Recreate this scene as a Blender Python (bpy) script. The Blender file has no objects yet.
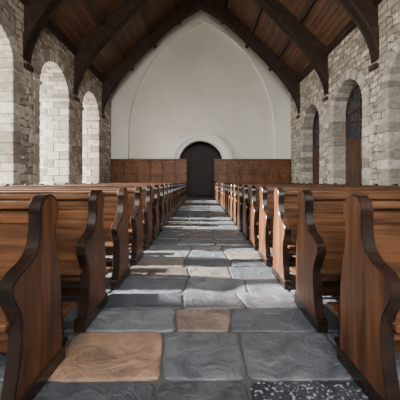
import bpy, bmesh, math, random
from mathutils import Vector, Matrix
random.seed(7)
scene=bpy.context.scene
W=6.6; D=19.5; YB=-2.5
# ---------------------------------------------------------------- materials
def newmat(name):
    m=bpy.data.materials.new(name); m.use_nodes=True
    nt=m.node_tree; nt.nodes.clear()
    out=nt.nodes.new('ShaderNodeOutputMaterial'); b=nt.nodes.new('ShaderNodeBsdfPrincipled')
    nt.links.new(b.outputs[0],out.inputs[0])
    return m,nt,b
def N(nt,t,**k):
    n=nt.nodes.new(t)
    for a,v in k.items(): setattr(n,a,v)
    return n
def ramp(nt,stops):
    r=N(nt,'ShaderNodeValToRGB'); e=r.color_ramp.elements
    e[0].position=stops[0][0]; e[0].color=(*stops[0][1],1)
    e[1].position=stops[-1][0]; e[1].color=(*stops[-1][1],1)
    for p,c in stops[1:-1]:
        x=e.new(p); x.color=(*c,1)
    return r
def wood(name,c1,c2,scale,rough=0.3,bump=0.15,spec=0.5):
    m,nt,b=newmat(name); L=nt.links.new
    tc=N(nt,'ShaderNodeTexCoord'); mp=N(nt,'ShaderNodeMapping'); mp.inputs['Scale'].default_value=scale
    oi=N(nt,'ShaderNodeObjectInfo')
    add=N(nt,'ShaderNodeVectorMath',operation='ADD'); L(tc.outputs['Object'],add.inputs[0])
    sc=N(nt,'ShaderNodeMath',operation='MULTIPLY'); sc.inputs[1].default_value=13.0; L(oi.outputs['Random'],sc.inputs[0]); L(sc.outputs[0],add.inputs[1])
    L(add.outputs[0],mp.inputs[0])
    n=N(nt,'ShaderNodeTexNoise'); n.inputs['Scale'].default_value=1.0; n.inputs['Detail'].default_value=6; n.inputs['Distortion'].default_value=0.9
    L(mp.outputs[0],n.inputs['Vector'])
    r=ramp(nt,[(0.34,c1),(0.5,tuple((a+q)/2 for a,q in zip(c1,c2))),(0.64,c2)]); L(n.outputs['Fac'],r.inputs[0])
    # broad tonal wear
    n2=N(nt,'ShaderNodeTexNoise'); n2.inputs['Scale'].default_value=2.6; n2.inputs['Detail'].default_value=4; L(add.outputs[0],n2.inputs['Vector'])
    r2=ramp(nt,[(0.3,(0.62,0.6,0.58)),(0.7,(1.2,1.2,1.2))]); L(n2.outputs['Fac'],r2.inputs[0])
    mx=N(nt,'ShaderNodeMix',data_type='RGBA',blend_type='MULTIPLY'); mx.inputs[0].default_value=1
    L(r.outputs[0],mx.inputs[6]); L(r2.outputs[0],mx.inputs[7]); L(mx.outputs[2],b.inputs['Base Color'])
    b.inputs['Roughness'].default_value=rough; b.inputs['Specular IOR Level'].default_value=spec
    bp=N(nt,'ShaderNodeBump'); bp.inputs['Strength'].default_value=bump; bp.inputs['Distance'].default_value=0.01
    L(n.outputs['Fac'],bp.inputs['Height']); L(bp.outputs[0],b.inputs['Normal'])
    return m
M_board=wood('pew_oak_board',(0.034,0.0145,0.0065),(0.125,0.053,0.022),(1.2,22,22),0.42,0.15,0.35)
M_end=wood('pew_oak_end',(0.042,0.0155,0.006),(0.135,0.053,0.020),(16,16,1.3),0.40,0.15,0.35)
M_edge=wood('pew_dark_edge',(0.008,0.005,0.004),(0.022,0.011,0.007),(8,8,8),0.25,0.05)
M_rib=wood('rib_timber',(0.018,0.010,0.006),(0.052,0.026,0.014),(3,9,3),0.6,0.3)
M_wains=wood('wainscot_wood',(0.10,0.038,0.014),(0.22,0.09,0.034),(14,14,1.2),0.45,0.15,0.35)
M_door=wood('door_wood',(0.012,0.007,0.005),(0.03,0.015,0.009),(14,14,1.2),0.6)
M_wframe=wood('window_frame_wood',(0.03,0.014,0.008),(0.09,0.038,0.018),(14,14,1.2),0.5)

def ceiling_mat():
    m,nt,b=newmat('ceiling_planks'); L=nt.links.new
    tc=N(nt,'ShaderNodeTexCoord'); sep=N(nt,'ShaderNodeSeparateXYZ'); L(tc.outputs['Object'],sep.inputs[0])
    cmb=N(nt,'ShaderNodeCombineXYZ'); L(sep.outputs['Y'],cmb.inputs[0])
    mu=N(nt,'ShaderNodeMath',operation='MULTIPLY'); mu.inputs[1].default_value=1.4; L(sep.outputs['Z'],mu.inputs[0]); L(mu.outputs[0],cmb.inputs[1])
    br=N(nt,'ShaderNodeTexBrick'); L(cmb.outputs[0],br.inputs[0])
    br.inputs['Scale'].default_value=1; br.inputs['Brick Width'].default_value=3.8; br.inputs['Row Height'].default_value=0.26
    br.inputs['Mortar Size'].default_value=0.014; br.inputs['Color1'].default_value=(0.145,0.071,0.034,1); br.inputs['Color2'].default_value=(0.083,0.040,0.020,1)
    br.inputs['Mortar'].default_value=(0.012,0.007,0.005,1)
    mp=N(nt,'ShaderNodeMapping'); mp.inputs['Scale'].default_value=(12,0.8,12); L(tc.outputs['Object'],mp.inputs[0])
    n=N(nt,'ShaderNodeTexNoise'); n.inputs['Detail'].default_value=5; n.inputs['Scale'].default_value=1; L(mp.outputs[0],n.inputs['Vector'])
    r=ramp(nt,[(0.3,(0.55,0.55,0.55)),(0.7,(1.25,1.2,1.15))]); L(n.outputs['Fac'],r.inputs[0])
    mx=N(nt,'ShaderNodeMix',data_type='RGBA',blend_type='MULTIPLY'); mx.inputs[0].default_value=1
    L(br.outputs['Color'],mx.inputs[6]); L(r.outputs[0],mx.inputs[7]); L(mx.outputs[2],b.inputs['Base Color'])
    b.inputs['Roughness'].default_value=0.55
    bp=N(nt,'ShaderNodeBump',invert=True); bp.inputs['Strength'].default_value=0.6; bp.inputs['Distance'].default_value=0.02
    L(br.outputs['Fac'],bp.inputs['Height']); L(bp.outputs[0],b.inputs['Normal'])
    return m
M_ceil=ceiling_mat()

def rubble():
    m,nt,b=newmat('rubble_stone_wall'); L=nt.links.new
    tc=N(nt,'ShaderNodeTexCoord'); sep=N(nt,'ShaderNodeSeparateXYZ'); L(tc.outputs['Object'],sep.inputs[0])
    ad=N(nt,'ShaderNodeMath',operation='ADD'); L(sep.outputs['X'],ad.inputs[0]); L(sep.outputs['Y'],ad.inputs[1])
    cmb=N(nt,'ShaderNodeCombineXYZ'); L(ad.outputs[0],cmb.inputs[0]); L(sep.outputs['Z'],cmb.inputs[1])
    n=N(nt,'ShaderNodeTexNoise'); n.inputs['Scale'].default_value=1.7; n.inputs['Detail'].default_value=3; L(cmb.outputs[0],n.inputs['Vector'])
    sb=N(nt,'ShaderNodeVectorMath',operation='SUBTRACT'); sb.inputs[1].default_value=(0.5,0.5,0.5); L(n.outputs['Color'],sb.inputs[0])
    sc=N(nt,'ShaderNodeVectorMath',operation='SCALE'); sc.inputs['Scale'].default_value=0.42; L(sb.outputs[0],sc.inputs[0])
    av=N(nt,'ShaderNodeVectorMath',operation='ADD'); L(cmb.outputs[0],av.inputs[0]); L(sc.outputs[0],av.inputs[1])
    br=N(nt,'ShaderNodeTexBrick'); L(av.outputs[0],br.inputs[0]); br.squash=0.62; br.squash_frequency=3; br.offset=0.43
    br.inputs['Scale'].default_value=1; br.inputs['Brick Width'].default_value=0.5; br.inputs['Row Height'].default_value=0.25
    br.inputs['Mortar Size'].default_value=0.02; br.inputs['Mortar Smooth'].default_value=0.4
    br.inputs['Color1'].default_value=(0.68,0.61,0.50,1); br.inputs['Color2'].default_value=(0.27,0.235,0.19,1); br.inputs['Mortar'].default_value=(0.13,0.115,0.095,1)
    n2=N(nt,'ShaderNodeTexNoise'); n2.inputs['Scale'].default_value=5; n2.inputs['Detail'].default_value=8; L(tc.outputs['Object'],n2.inputs['Vector'])
    r=ramp(nt,[(0.3,(0.6,0.59,0.57)),(0.7,(1.2,1.18,1.15))]); L(n2.outputs['Fac'],r.inputs[0])
    mx=N(nt,'ShaderNodeMix',data_type='RGBA',blend_type='MULTIPLY'); mx.inputs[0].default_value=1
    L(br.outputs['Color'],mx.inputs[6]); L(r.outputs[0],mx.inputs[7]); L(mx.outputs[2],b.inputs['Base Color'])
    b.inputs['Roughness'].default_value=0.9
    bp=N(nt,'ShaderNodeBump',invert=True); bp.inputs['Strength'].default_value=0.9; bp.inputs['Distance'].default_value=0.05
    L(br.outputs['Fac'],bp.inputs['Height'])
    bp2=N(nt,'ShaderNodeBump'); bp2.inputs['Strength'].default_value=0.5; bp2.inputs['Distance'].default_value=0.04
    L(n2.outputs['Fac'],bp2.inputs['Height']); L(bp.outputs[0],bp2.inputs['Normal']); L(bp2.outputs[0],b.inputs['Normal'])
    return m
M_rub=rubble()
def dressed():
    m,nt,b=newmat('dressed_limestone'); L=nt.links.new
    g=N(nt,'ShaderNodeNewGeometry'); tc=N(nt,'ShaderNodeTexCoord')
    r0=ramp(nt,[(0,(0.26,0.235,0.20)),(0.5,(0.43,0.40,0.345)),(1,(0.58,0.545,0.48))]); L(g.outputs['Random Per Island'],r0.inputs[0])
    n2=N(nt,'ShaderNodeTexNoise'); n2.inputs['Scale'].default_value=6; n2.inputs['Detail'].default_value=8; L(tc.outputs['Object'],n2.inputs['Vector'])
    r=ramp(nt,[(0.3,(0.7,0.68,0.65)),(0.7,(1.15,1.14,1.12))]); L(n2.outputs['Fac'],r.inputs[0])
    mx=N(nt,'ShaderNodeMix',data_type='RGBA',blend_type='MULTIPLY'); mx.inputs[0].default_value=1
    L(r0.outputs[0],mx.inputs[6]); L(r.outputs[0],mx.inputs[7]); L(mx.outputs[2],b.inputs['Base Color'])
    b.inputs['Roughness'].default_value=0.95; b.inputs['Specular IOR Level'].default_value=0.2
    bp2=N(nt,'ShaderNodeBump'); bp2.inputs['Strength'].default_value=0.8; bp2.inputs['Distance'].default_value=0.04
    L(n2.outputs['Fac'],bp2.inputs['Height']); L(bp2.outputs[0],b.inputs['Normal'])
    return m
M_dress=dressed()
def plaster(name,c1,c2):
    m,nt,b=newmat(name); L=nt.links.new
    tc=N(nt,'ShaderNodeTexCoord')
    n=N(nt,'ShaderNodeTexNoise'); n.inputs['Scale'].default_value=0.45; n.inputs['Detail'].default_value=6; L(tc.outputs['Object'],n.inputs['Vector'])
    r=ramp(nt,[(0.3,c1),(0.7,c2)]); L(n.outputs['Fac'],r.inputs[0]); L(r.outputs[0],b.inputs['Base Color'])
    b.inputs['Roughness'].default_value=0.85
    n2=N(nt,'ShaderNodeTexNoise'); n2.inputs['Scale'].default_value=9; L(tc.outputs['Object'],n2.inputs['Vector'])
    bp=N(nt,'ShaderNodeBump'); bp.inputs['Strength'].default_value=0.12; bp.inputs['Distance'].default_value=0.02
    L(n2.outputs['Fac'],bp.inputs['Height']); L(bp.outputs[0],b.inputs['Normal'])
    return m
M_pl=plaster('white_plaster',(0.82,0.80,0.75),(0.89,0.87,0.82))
M_pl2=plaster('recess_plaster',(0.76,0.72,0.65),(0.86,0.83,0.77))  # same plaster, darkened so the recess shade sits in the colour
def slate(name,speck=False):
    m,nt,b=newmat(name); L=nt.links.new
    at=N(nt,'ShaderNodeAttribute',attribute_name='stone'); tc=N(nt,'ShaderNodeTexCoord')
    n=N(nt,'ShaderNodeTexNoise'); n.inputs['Scale'].default_value=5; n.inputs['Detail'].default_value=9; n.inputs['Roughness'].default_value=0.65; n.inputs['Distortion'].default_value=0.7
    L(tc.outputs['Object'],n.inputs['Vector'])
    r=ramp(nt,[(0.3,(0.48,0.50,0.54)),(0.5,(0.95,0.95,0.95)),(0.7,(1.5,1.45,1.36))]); L(n.outputs['Fac'],r.inputs[0])
    mx=N(nt,'ShaderNodeMix',data_type='RGBA',blend_type='MULTIPLY'); mx.inputs[0].default_value=1
    L(at.outputs['Color'],mx.inputs[6]); L(r.outputs[0],mx.inputs[7])
    col=mx.outputs[2]
    if speck:
        v=N(nt,'ShaderNodeTexNoise'); v.inputs['Scale'].default_value=48; v.inputs['Detail'].default_value=4; L(tc.outputs['Object'],v.inputs['Vector'])
        rs=ramp(nt,[(0.57,(0,0,0)),(0.62,(1,1,1))]); L(v.outputs['Fac'],rs.inputs[0])
        m2=N(nt,'ShaderNodeMix',data_type='RGBA'); L(rs.outputs[0],m2.inputs[0]); L(col,m2.inputs[6]); m2.inputs[7].default_value=(0.28,0.30,0.33,1)
        col=m2.outputs[2]
    L(col,b.inputs['Base Color'])
    rr=N(nt,'ShaderNodeMapRange'); rr.inputs['To Min'].default_value=0.24; rr.inputs['To Max'].default_value=0.6; L(n.outputs['Fac'],rr.inputs[0]); L(rr.outputs[0],b.inputs['Roughness'])
    n3=N(nt,'ShaderNodeTexNoise'); n3.inputs['Scale'].default_value=2.2; n3.inputs['Detail'].default_value=6; n3.inputs['Distortion'].default_value=1.2; L(tc.outputs['Object'],n3.inputs['Vector'])
    mul=N(nt,'ShaderNodeMath',operation='MULTIPLY'); mul.inputs[1].default_value=10; L(n3.outputs['Fac'],mul.inputs[0])
    fl=N(nt,'ShaderNodeMath',operation='FLOOR'); L(mul.outputs[0],fl.inputs[0])
    bp=N(nt,'ShaderNodeBump'); bp.inputs['Strength'].default_value=1.0; bp.inputs['Distance'].default_value=0.018; L(fl.outputs[0],bp.inputs['Height'])
    bp2=N(nt,'ShaderNodeBump'); bp2.inputs['Strength'].default_value=1.0; bp2.inputs['Distance'].default_value=0.05; L(n.outputs['Fac'],bp2.inputs['Height'])
    L(bp.outputs[0],bp2.inputs['Normal']); L(bp2.outputs[0],b.inputs['Normal'])
    return m
M_slate=slate('slate_flagstone'); M_speck=slate('speckled_flagstone',True)
def flat(name,c,rough=0.9):
    m,nt,b=newmat(name); 
    n=N(nt,'ShaderNodeTexNoise'); n.inputs['Scale'].default_value=20
    r=ramp(nt,[(0.3,tuple(x*0.8 for x in c)),(0.7,tuple(x*1.2 for x in c))]); nt.links.new(n.outputs['Fac'],r.inputs[0]); nt.links.new(r.outputs[0],b.inputs['Base Color'])
    b.inputs['Roughness'].default_value=rough
    return m
M_mortar=flat('floor_mortar',(0.045,0.042,0.038)); M_dark=flat('vestibule_dark',(0.012,0.009,0.008)); M_grass=flat('pale_paving',(0.30,0.285,0.26))  # vestibule near-black: unlit depth of the doorway put into the colour
M_iron=flat('iron',(0.02,0.02,0.02),0.5)
M_dglass=flat('dim_leaded_glass',(0.03,0.032,0.035),0.2)
# ---------------------------------------------------------------- mesh helpers
def obj(name,me,parent=None):
    o=bpy.data.objects.new(name,me); scene.collection.objects.link(o)
    if parent: o.parent=parent
    return o
def empty(name):
    o=bpy.data.objects.new(name,None); scene.collection.objects.link(o); return o
def fin(bm,name,mats,parent=None,smooth=False):
    bmesh.ops.recalc_face_normals(bm,faces=bm.faces)
    me=bpy.data.meshes.new(name); bm.to_mesh(me); bm.free()
    for m in mats: me.materials.append(m)
    if smooth:
        for p in me.polygons: p.use_smooth=True
    return obj(name,me,parent)
def box(bm,lo,hi,mi=0,bev=0.0,seg=2,M=None):
    vs=[bm.verts.new((x,y,z)) for x in (lo[0],hi[0]) for y in (lo[1],hi[1]) for z in (lo[2],hi[2])]
    fs=[(0,1,3,2),(4,6,7,5),(0,4,5,1),(2,3,7,6),(0,2,6,4),(1,5,7,3)]
    faces=[bm.faces.new([vs[i] for i in f]) for f in fs]
    for f in faces: f.material_index=mi
    if bev>0:
        es=list({e for f in faces for e in f.edges})
        r=bmesh.ops.bevel(bm,geom=es,offset=bev,segments=seg,affect='EDGES',profile=0.6)
        for f in r['faces']: f.material_index=mi
        vs=list({v for f in r['faces'] for v in f.verts}|{v for v in vs if v.is_valid})
    if M is not None: bmesh.ops.transform(bm,matrix=M,verts=vs)
    return vs
def prism(bm,pts,a,b,mapf,mi=0,rim=None,bev=0.0):
    """pts 2D loop; extrude between a and b; mapf(u,v,w)->xyz"""
    A=[bm.verts.new(mapf(u,v,a)) for u,v in pts]; B=[bm.verts.new(mapf(u,v,b)) for u,v in pts]
    n=len(pts)
    f1=bm.faces.new(A); f2=bm.faces.new(B[::-1]); f1.material_index=f2.material_index=mi
    side=[]
    for i in range(n):
        f=bm.faces.new((A[i],B[i],B[(i+1)%n],A[(i+1)%n])); f.material_index=mi if rim is None else rim; side.append(f)
    if bev>0:
        es=list(set(f1.edges)|set(f2.edges))
        r=bmesh.ops.bevel(bm,geom=es,offset=bev,segments=2,affect='EDGES')
        for f in r['faces']: f.material_index=mi if rim is None else rim
    return f1,f2,side
def catmull(P,k=5,closed=False):
    out=[];n=len(P)
    for i in range(n-1):
        p0=P[max(i-1,0)];p1=P[i];p2=P[i+1];p3=P[min(i+2,n-1)]
        for j in range(k):
            t=j/k
            out.append(tuple(0.5*((2*p1[c])+(-p0[c]+p2[c])*t+(2*p0[c]-5*p1[c]+4*p2[c]-p3[c])*t*t+(-p0[c]+3*p1[c]-3*p2[c]+p3[c])*t**3) for c in (0,1)))
    out.append(P[-1]); return out
def holed(name,loops,thick,mat3,mats,parent=None):
    """flat plate with holes from 2D curve, thickness along local z, mat3 maps to world"""
    cu=bpy.data.curves.new(name,'CURVE'); cu.dimensions='2D'; cu.fill_mode='BOTH'; cu.extrude=thick/2
    for lp in loops:
        s=cu.splines.new('POLY'); s.points.add(len(lp)-1)
        for p,(u,v) in zip(s.points,lp): p.co=(u,v,0,1)
        s.use_cyclic_u=True
    o=bpy.data.objects.new('tmp',cu); scene.collection.objects.link(o)
    dg=bpy.context.evaluated_depsgraph_get(); me=bpy.data.meshes.new_from_object(o.evaluated_get(dg))
    bpy.data.objects.remove(o)
    me.transform(mat3)
    bm=bmesh.new(); bm.from_mesh(me); bmesh.ops.remove_doubles(bm,verts=bm.verts,dist=1e-4); bmesh.ops.recalc_face_normals(bm,faces=bm.faces); bm.to_mesh(me); bm.free()
    me.name=name; me.materials.clear()
    for m in mats: me.materials.append(m)
    return obj(name,me,parent)
def arch_loop(c,hw,z0,zs,rise=None,n=18):
    """c centre, half width hw, sill z0, spring zs; rise None=round else pointed"""
    pts=[(c-hw,z0),(c+hw,z0),(c+hw,zs)]
    if rise is None:
        pts+=[(c+hw*math.cos(a),zs+hw*math.sin(a)) for a in [math.pi*i/(2*n) for i in range(1,2*n)]]
    else:
        R=(rise*rise+hw*hw)/(2*hw); cx=hw-R; amax=math.atan2(rise,-cx)
        right=[(c+cx+R*math.cos(amax*i/n),zs+R*math.sin(amax*i/n)) for i in range(1,n+1)]
        pts+=right+[(2*c-u,v) for u,v in right[:-1][::-1]]
    pts.append((c-hw,zs)); return pts
# ---------------------------------------------------------------- floor
bm=bmesh.new(); lay=bm.loops.layers.float_color.new('stone')
def setcol(fs,c):
    for f in fs:
        for l in f.loops: l[lay]=(*c,1)
vs=box(bm,(-W-1.3,YB,-0.2),(W+1.3,D+2.0,-0.016),0)
def slab(quad,col,mi=1):
    h=random.uniform(-0.004,0.004); nx=9
    cx=sum(q[0] for q in quad)/4; cy=sum(q[1] for q in quad)/4
    c=[]
    for x,y in quad:
        g=0.009; c.append((x+(g if x<cx else -g),y+(g if y<cy else -g)))
    pts=[]
    for i in range(4):
        a=c[i];b=c[(i+1)%4]; ph=random.uniform(0,6.28); am=random.uniform(0.002,0.007)
        for k in range(nx):
            t=k/nx
            if k==0: rr=random.uniform(0.03,0.06); p=(a[0]+(cx-a[0])*rr,a[1]+(cy-a[1])*rr)
            else:
                w=am*math.sin(ph+t*6)+random.uniform(-.004,.004)
                p=(a[0]+(b[0]-a[0])*t+w,a[1]+(b[1]-a[1])*t+w)
            pts.append(p)
    def ring(s,z,jit=0): 
        out=[]
        for p in pts:
            dx=p[0]-cx; dy=p[1]-cy; q=s+random.uniform(0,jit)
            out.append(bm.verts.new((p[0]-math.copysign(q*min(1,abs(dx)*8),dx),p[1]-math.copysign(q*min(1,abs(dy)*8),dy),z)))
        return out
    r0=ring(0,-0.03);r1=ring(0,-0.009+h);r2=ring(0.004,-0.003+h,0.004);r3=ring(0.013,h,0.012)
    fs=[]
    for A,B in ((r0,r1),(r1,r2),(r2,r3)):
        for i in range(len(A)):
            fs.append(bm.faces.new((A[i],A[(i+1)%len(A)],B[(i+1)%len(A)],B[i])))
    fs.append(bm.faces.new(r3))
    for f in fs: f.material_index=mi; f.smooth=False
    setcol(fs,col)
def rc():
    k=random.random(); t=random.uniform(0.6,1.35)
    base=(0.080,0.090,0.104) if k<0.6 else ((0.12,0.124,0.13) if k<0.85 else (0.12,0.105,0.09))
    return tuple(x*t for x in base)
ys=[YB,-2.0,-1.5,-1.0,-0.5,0.0,0.5,0.75,1.13,1.60,2.12,2.50,2.86,3.3]
while ys[-1]<D-0.3: ys.append(ys[-1]+random.uniform(0.34,0.62))
ys[-1]=D
# each horizontal joint is slightly skewed: y at x = y + slope*x
slopes=[random.uniform(-0.035,0.035) for _ in ys]; slopes[0]=slopes[-1]=0
prev=None
for i in range(len(ys)-1):
    y0,y1=ys[i],ys[i+1]; s0,s1=slopes[i],slopes[i+1]
    if 0.9<y0<1.2: cuts=[-0.98,-0.28,0.27,0.98]
    elif 1.5<y0<1.7: cuts=[-0.98,-0.27,0.29,0.98]
    elif 2.0<y0<2.2: cuts=[-0.98,-0.22,0.26,0.98]
    elif random.random()<0.25 and y0>3: cuts=[-0.98,random.uniform(-.15,.15),0.98]
    else:
        s=random.uniform(-0.18,0.18); cuts=[-0.98,-0.32+s+random.uniform(-.07,.07),0.32+s+random.uniform(-.07,.07),0.98]
    for k in range(len(cuts)-1):
        col=rc(); mi=1
        if 1.5<y0<1.7 and k==0: col=(0.225,0.138,0.090)
        elif 1.5<y0<1.7: col=(0.085,0.092,0.102)
        elif 2.0<y0<2.2 and k==1: col=(0.15,0.115,0.092)
        elif 0.9<y0<1.2: col=(0.050,0.055,0.062); 
        if 0.9<y0<1.2 and k==2: mi=2; col=(0.025,0.028,0.034)
        xa,xb=cuts[k],cuts[k+1]
        ja=0 if k==0 else random.uniform(-.03,.03); jb=0 if k==len(cuts)-2 else -0.0
        if k>0: ja=jprev
        jb=0 if k==len(cuts)-2 else random.uniform(-.035,.035); jprev=jb
        slab([(xa-ja,y0+s0*xa),(xb-jb,y0+s0*xb),(xb+jb,y1+s1*xb),(xa+ja,y1+s1*xa)],col,mi)
    for sgn in (-1,1):
        x=0.98; e0=y0+s0*0.98*sgn; e1=y1+s1*0.98*sgn
        while x<W+0.1:
            w=random.uniform(0.45,0.85)
            if x+w>W-0.1: w=W+0.02-x+0.0
            a,b=sorted((sgn*x,sgn*(x+w)))
            slab([(a,e0),(b,e0),(b,e1),(a,e1)],tuple(q*1.15 for q in rc())); x+=w
            if x>=W: break
fin(bm,'floor',[M_mortar,M_slate,M_speck])
# ---------------------------------------------------------------- side walls
LC=[0.3,4.2,8.1,12.0,15.9]; HW=1.2; HWALL=8.1
LCL=LC[1:]
# map: local (u=y, v=z, w=x)
def side(sgn,name,zs,rise,sill,th,LC):
    outer=[(YB,-0.1),(D+0.6,-0.1),(D+0.6,HWALL),(YB,HWALL)]
    loops=[outer]+[arch_loop(c,HW,sill,zs,rise) for c in LC]
    xc=sgn*(W+th/2)
    Mx=Matrix(((0,0,1,xc),(1,0,0,0),(0,1,0,0),(0,0,0,1)))
    holed(name,loops,th,Mx,[M_rub])
    # dressed surround
    bm=bmesh.new()
    xa=sgn*(W-0.035); xb=sgn*(W+th-0.02)
    f=lambda u,v,w:(w,u,v)
    R=(rise*rise+HW*HW)/(2*HW); cx=HW-R; amax=math.atan2(rise,-cx)
    def span(k):
        if th<1: return [(xa,xb)]
        ms=[0.45,1.05] if k%2 else [0.72,1.3]
        e=[xa]+[sgn*(W+q) for q in ms]+[xb]
        return [(e[i]+(sgn*0.010 if i else 0),e[i+1]-(sgn*0.010 if i<2 else 0)) for i in range(3)]
    for c in LC:
        n=9
        for s in (1,-1):
            for i in range(n):
                a0=amax*i/n+0.006; a1=amax*(i+1)/n-0.006
                if i==n-1: a1=amax-0.003
                ro=R+0.40+random.uniform(-.05,.05); ri=R-0.03
                p=[]
                for r_,aa in ((ri,a0),(ro,a0),(ro,(a0+a1)/2),(ro,a1),(ri,a1),(ri,(a0+a1)/2)):
                    u=cx+r_*math.cos(aa)
                    u=max(u,0.003)
                    p.append((c+s*u,zs+r_*math.sin(aa)))
                for sa,sb_ in span(i): prism(bm,p,sa,sb_,f,0,None,0.018)
        z=sill; k=0
        while z<zs-0.05:
            h=min(random.uniform(0.26,0.44),zs-z)
            if zs-z-h<0.15: h=zs-z
            for s in (1,-1):
                wd=(0.62 if (k+(s>0))%2 else 0.36)+random.uniform(-.05,.05)
                lo=HW-0.03+random.uniform(-.012,.012); hi=HW+wd
                u0,u1=sorted((c+s*lo,c+s*hi))
                for sa,sb_ in span(k+(s>0)): prism(bm,[(u0,z+.012),(u1,z+.012),(u1,z+h-.012),(u0,z+h-.012)],sa,sb_,f,0,None,0.022)
            z+=h;k+=1
        if sgn>0: prism(bm,[(c-HW-.3,sill-.18),(c+HW+.3,sill-.18),(c+HW+.3,sill),(c-HW-.3,sill)],sgn*(W-0.1),xb,f,0,None,0.015)
        else:
            # impost slabs capping the arcade piers at the springing
            for s in (1,-1):
                u0,u1=sorted((c+s*(HW-0.10),c+s*(HW+0.42)))
                prism(bm,[(u0,zs-.16),(u1,zs-.16),(u1,zs-.02),(u0,zs-.02)],sgn*(W-0.09),xb,f,0,None,0.02)
    fin(bm,'trim_'+('1' if sgn<0 else '2'),[M_dress])
side(-1,'wall_left',5.3,1.25,0.05,1.8,LCL)
side(1,'wall_right',4.5,1.3,1.0,0.75,LC)
# windows
wi=1
for sgn,zs,rise,th in ((1,4.5,1.3,0.75),):
    for c in LC:
        bm=bmesh.new(); x0=sgn*(W+th-0.16); x1=sgn*(W+th-0.06)
        f=lambda u,v,w:(w,u,v)
        o_=arch_loop(c,HW-0.02,1.0,zs,rise-0.02); i_=arch_loop(c,HW-0.13,1.12,zs,rise-0.14)
        n=len(o_)
        A=[bm.verts.new(f(u,v,x0)) for u,v in o_];B=[bm.verts.new(f(u,v,x0)) for u,v in i_]
        A2=[bm.verts.new(f(u,v,x1)) for u,v in o_];B2=[bm.verts.new(f(u,v,x1)) for u,v in i_]
        for k in range(n):
            k2=(k+1)%n
            for q in ((A[k],A[k2],B[k2],B[k]),(A2[k],A2[k2],B2[k2],B2[k]),(A[k],A[k2],A2[k2],A2[k]),(B[k],B[k2],B2[k2],B2[k])): bm.faces.new(q)
        xl,xh=sorted((x0,x1))
        t=0.045 if sgn>0 else 0.02
        box(bm,(xl,c-t,1.05),(xh,c+t,zs+rise-0.16),0)
        box(bm,(xl,c-HW+.05,zs-t),(xh,c+HW-.05,zs+t),0)
        for zz in (2.0,3.0,4.0): box(bm,(xl+.02,c-HW+.05,zz-t/2),(xh-.02,c+HW-.05,zz+t/2),0)
        if sgn>0:
            g=[bm.verts.new(f(u,v,(x0+x1)/2+0.01)) for u,v in arch_loop(c,HW-0.06,1.05,zs,rise-0.07)]
            gf=bm.faces.new(g); gf.material_index=1
            # lower panelled shutters of wood
            box(bm,(xl-.02,c-HW+.08,1.05),(xh-.02,c-.03,3.2),0,0.01); box(bm,(xl-.02,c+.03,1.05),(xh-.02,c+HW-.08,3.2),0,0.01)
        fin(bm,'window_%d'%wi,[M_wframe,M_dglass]); wi+=1
# ---------------------------------------------------------------- end wall (gable)
AP=14.5; SL=(AP-8.1)/W
gab=[(-W-.7,-0.1),(W+.7,-0.1),(W+.7,8.1),(0,AP+0.3),(-W-.7,8.1)]
def Mxz(yc): return Matrix(((1,0,0,0),(0,0,1,yc),(0,1,0,0),(0,0,0,1)))
wf=empty('wall_far')
RD=0.30
holed('outer_face',[gab,arch_loop(0.05,5.42,-0.05,4.7,8.3,40)],RD,Mxz(D+RD/2),[M_pl],wf)
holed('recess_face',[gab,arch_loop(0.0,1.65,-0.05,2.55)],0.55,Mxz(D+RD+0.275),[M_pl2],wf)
# thin moulded edge of the blind arch
bm=bmesh.new()
o_=arch_loop(0.05,5.50,-0.05,4.7,8.38,40)[2:]; i_=arch_loop(0.05,5.38,-0.05,4.7,8.26,40)[2:]
def band(bm,o_,i_,y0,y1,mi=0):
    n=len(o_)
    R=[[bm.verts.new((u,y,v)) for u,v in L_] for L_,y in ((o_,y1),(o_,y0),(i_,y0),(i_,y1))]
    for k in range(n-1):
        for a in range(4):
            b=(a+1)%4
            q=bm.faces.new((R[a][k],R[a][k+1],R[b][k+1],R[b][k])); q.material_index=mi
    for k in (0,n-1): bm.faces.new([R[a][k] for a in range(4)])
band(bm,o_,i_,D-0.05,D+0.2)
fin(bm,'arch_moulding',[M_pl],wf)
bm=bmesh.new()
O=[(2.32*math.cos(math.pi*i/40),2.55+2.18*math.sin(math.pi*i/40)) for i in range(41)]
I=[(1.68*math.cos(math.pi*i/40),2.55+1.66*math.sin(math.pi*i/40)) for i in range(41)]
O2=[(2.0*math.cos(math.pi*i/40),2.55+1.93*math.sin(math.pi*i/40)) for i in range(41)]
band(bm,[(2.32,0)]+O+[(-2.32,0)],[(1.9,0)]+O2+[(-1.9,0)],D+0.02,D+0.35)
band(bm,[(2.05,0)]+O2+[(-2.05,0)],[(1.63,0)]+I+[(-1.63,0)],D+0.14,D+0.35)
fin(bm,'trim_3',[M_pl])
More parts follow.
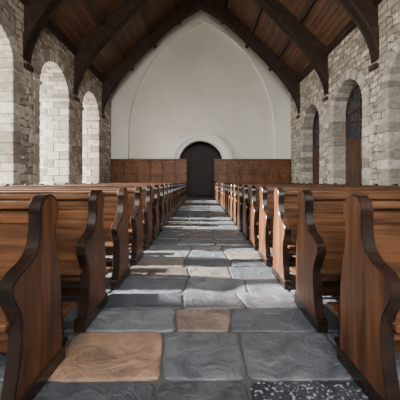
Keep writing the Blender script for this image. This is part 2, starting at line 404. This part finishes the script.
# entrance vestibule behind the end wall, its gloom painted in near-black, door leaves at its back
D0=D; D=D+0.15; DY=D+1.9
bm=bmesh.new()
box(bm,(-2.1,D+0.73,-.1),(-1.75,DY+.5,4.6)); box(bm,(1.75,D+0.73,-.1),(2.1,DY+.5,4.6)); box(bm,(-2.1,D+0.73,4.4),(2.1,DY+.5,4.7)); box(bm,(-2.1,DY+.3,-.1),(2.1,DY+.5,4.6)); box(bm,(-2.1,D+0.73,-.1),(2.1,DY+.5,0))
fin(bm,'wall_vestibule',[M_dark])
dr=empty('door_1')
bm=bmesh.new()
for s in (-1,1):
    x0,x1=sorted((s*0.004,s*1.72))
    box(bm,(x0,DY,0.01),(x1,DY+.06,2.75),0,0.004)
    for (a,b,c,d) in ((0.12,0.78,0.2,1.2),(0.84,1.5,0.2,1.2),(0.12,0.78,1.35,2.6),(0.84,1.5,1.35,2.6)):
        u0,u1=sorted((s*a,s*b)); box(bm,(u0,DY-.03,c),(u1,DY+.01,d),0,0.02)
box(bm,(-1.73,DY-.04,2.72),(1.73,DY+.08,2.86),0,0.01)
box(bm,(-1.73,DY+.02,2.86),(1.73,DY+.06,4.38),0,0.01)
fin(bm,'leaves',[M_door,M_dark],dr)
bm=bmesh.new()
for s in (-0.1,0.1):
    box(bm,(s-0.02,DY-.08,1.05),(s+0.02,DY,1.3),0,0.01)
fin(bm,'handles',[M_iron],dr)
D=D0
# wainscot
def wains(name,x0,x1):
    bm=bmesh.new(); y1=D-0.02; y0=D-0.14; H=2.72
    box(bm,(x0,y0+.05,0),(x1,y1,H),0)
    box(bm,(x0-.0,y0-.04,H-.02),(x1,y1,H+.1),0,0.02)
    box(bm,(x0,y0-.02,0),(x1,y1,0.22),0,0.01)
    for zz in (1.1,1.75,H-0.2): box(bm,(x0,y0-.03,zz-.08),(x1,y0+.08,zz+.08),0,0.008)
    n=max(1,round((x1-x0)/0.9))
    for i in range(n+1):
        x=x0+(x1-x0)*i/n; x=min(max(x,x0+.06),x1-.06); box(bm,(x-.06,y0-.03,0.2),(x+.06,y0+.08,H-.05),0,0.008)
    return fin(bm,name,[M_wains])
wains('trim_4',-W+0.02,-1.02); wains('trim_5',0.95,W-0.02)
# ---------------------------------------------------------------- roof
bm=bmesh.new()
for s in (-1,1):
    prism(bm,[(0,AP),(s*(W+.65),AP-SL*(W+.65)),(s*(W+.65),AP-SL*(W+.65)+.25),(0,AP+.25)],YB,D+0.7,lambda u,v,w:(u,w,v))
fin(bm,'ceiling',[M_ceil])
und=catmull([(6.62,5.55),(6.5,6.3),(6.1,7.15),(5.25,8.3),(3.9,9.75),(2.65,11.0),(1.3,12.1),(0,12.9)],5)
def rib(y,parent):
    bm=bmesh.new()
    f=lambda u,v,w:(u,w,v)
    for s in (-1,1):
        n=len(und)
        for t,dep in ((0.17,None),(0.24,0.22)):
            up=[]
            for i,(u,v) in enumerate(und):
                if dep is None:
                    # point on roof plane nearest
                    uu=u-0.0; k=((AP-SL*u)-v)/(1+SL*SL)
                    up.append((min(u+k*SL*1.0,W+0.25),min(v+k*1.0,AP-SL*min(u+k*SL,W+0.25))))
                else:
                    a=und[max(i-1,0)];b=und[min(i+1,n-1)];dx,dz=b[0]-a[0],b[1]-a[1];l=math.hypot(dx,dz)
                    up.append((u+dz/l*dep,v-dx/l*dep))
            up[-1]=(0,AP if dep is None else und[-1][1]+dep*1.2)
            R=[[bm.verts.new((s*u,yy,v)) for u,v in Lp] for Lp,yy in ((und,y-t),(up,y-t),(up,y+t),(und,y+t))]
            for i in range(n-1):
                for a in range(4):
                    b=(a+1)%4; bm.faces.new((R[a][i],R[a][i+1],R[b][i+1],R[b][i]))
            bm.faces.new([R[a][0] for a in range(4)])
        # corbel
        x0,x1=sorted((s*(W-0.14),s*(W+0.1)))
        box(bm,(x0,y-.2,5.42),(x1,y+.2,5.6),0,0.03)
    return fin(bm,'roof_rib',[M_rib])
for y in (-1.65,2.25,6.15,10.05,13.95,17.85): rib(y,None)
bm=bmesh.new()
for s in (-1,1):
    for u in (1.6,3.4,5.1):
        th=math.atan(SL)*s
        Mt=Matrix.Translation((s*u,0,AP-SL*u-0.12))@Matrix.Rotation(th,4,'Y')
        box(bm,(-.11,YB,-.14),(.11,D,.14),0,0.012,2,Mt)
    x0,x1=sorted((s*(W-0.18),s*(W+0.1))); box(bm,(x0,YB,7.75),(x1,D,8.1),0,0.015)
box(bm,(-.14,YB,AP-.5),(.14,D,AP-.05),0,0.015)
fin(bm,'roof_purlins',[M_rib])
# ---------------------------------------------------------------- pews
def pew_mesh():
    bm=bmesh.new(); Lx=4.5; h=Lx/2
    far=catmull([(-.012,.08),(-.012,.35),(-.02,.52),(-.045,.68),(-.075,.80),(-.082,.90),(-.055,.99),(-.06,1.055),(-.10,1.105),(-.155,1.12),(-.215,1.10),(-.25,1.045),(-.25,.97),(-.255,.90),(-.28,.82),(-.34,.765),(-.42,.735),(-.475,.69),(-.49,.635),(-.465,.575),(-.43,.51),(-.415,.42),(-.425,.28),(-.455,.15),(-.47,.08)],4)
    far=[(u,v) for u,v in far]
    for s in (-1,1):
        xa,xb=sorted((s*h,s*(h-0.065)))
        f1,f2,sd=prism(bm,far,xa,xb,lambda u,v,w:(w,u,v),1,2)
        for f in (f1,f2): 
            r=bmesh.ops.inset_region(bm,faces=[f],thickness=0.013,depth=0.0)
            for q in r['faces']: q.material_index=2
            r=bmesh.ops.inset_region(bm,faces=[f],thickness=0.006,depth=-0.006)
            for q in r['faces']: q.material_index=2
            f.material_index=1
        xa,xb=sorted((s*(h+0.012),s*(h-0.08)))
        box(bm,(xa,-.50,0),(xb,.02,.095),2,0.01)
    i=h-0.05
    # back: slightly raked board with rails
    Mt=Matrix.Translation((0,-.10,.40))@Matrix.Rotation(math.radians(3.0),4,'X')
    box(bm,(-i,-.014,0),(i,.014,.64),0,0,2,Mt)
    box(bm,(-i,-.026,.0),(i,.022,.09),0,0.006,2,Mt)
    box(bm,(-i,-.026,.54),(i,.022,.63),0,0.006,2,Mt)
    box(bm,(-i,-.20,1.03),(i,-.085,1.075),0,0.014,3)
    # seat
    box(bm,(-i,-.455,.435),(i,-.09,.475),0,0.012,3)
    box(bm,(-i,-.40,.37),(i,-.375,.44),0)
    for x in (-.75,.75): box(bm,(x-.03,-.40,0),(x+.03,-.08,.44),1,0.006)
    box(bm,(-i,-.11,.12),(i,-.085,.20),0)
    # kneeler
    k=h-0.02
    box(bm,(-k,.055,.245),(k,.235,.285),0,0.012,3)
    for x in (-k+.07,-.75,.75,k-.07):
        box(bm,(x-.022,.10,0),(x+.022,.15,.25),2,0.004); box(bm,(x-.02,.06,0),(x+.02,.21,.03),2)
        box(bm,(x-.015,-.09,.19),(x+.015,.2,.235),2)
    bmesh.ops.recalc_face_normals(bm,faces=bm.faces)
    me=bpy.data.meshes.new('church_pew'); bm.to_mesh(me); bm.free()
    for m in (M_board,M_end,M_edge): me.materials.append(m)
    return me
pm=pew_mesh()
for k in range(20):
    for s in (-1,1):
        o=obj('church_pew',pm); o.location=(s*(0.93+2.25),1.78+0.82*k,0.0)
# ---------------------------------------------------------------- outside + light
bm=bmesh.new(); 
for a,b in (((-60,-60,-.3),(60,60,-.21)),): box(bm,a,b)
fin(bm,'ground',[M_grass])
# wall behind the viewer, with an arched opening added for frontal fill light
holed('wall_near',[gab,arch_loop(0,2.6,2.2,6.0,3.6,30)],0.5,Mxz(YB-0.25),[M_pl])
w=bpy.data.worlds.new('World'); scene.world=w; w.use_nodes=True
nt=w.node_tree; bg=nt.nodes['Background']; bg.inputs[0].default_value=(1.0,0.99,0.975,1); bg.inputs[1].default_value=17.0
def portal(loc,rot,sx,sy):
    l=bpy.data.lights.new('portal','AREA'); l.shape='RECTANGLE'; l.size=sx; l.size_y=sy; l.cycles.is_portal=True
    o=bpy.data.objects.new('window_portal_light',l); scene.collection.objects.link(o); o.location=loc; o.rotation_euler=rot
for c in LCL: portal((-W-1.85,c,3.3),(math.radians(90),0,math.radians(-90)),2.5,6.7)
portal((0,YB-0.55,5.9),(math.radians(90),0,0),5.3,7.5)  # portal for the added fill opening behind the viewer
s=bpy.data.lights.new('sun','SUN'); s.energy=48; s.angle=math.radians(2.5); s.color=(1,0.96,0.9)
so=bpy.data.objects.new('sun',s); scene.collection.objects.link(so)
so.rotation_euler=Vector((1,-0.05,-0.55)).to_track_quat('-Z','Y').to_euler()
cam=bpy.data.cameras.new('camera'); cam.lens=36*265/400; cam.sensor_width=36; cam.shift_y=-19/400; cam.shift_x=-1/400; cam.clip_start=0.05
co=bpy.data.objects.new('camera',cam); scene.collection.objects.link(co); co.location=(0,0,1.2); co.rotation_euler=(math.radians(90),0,0)
scene.camera=co
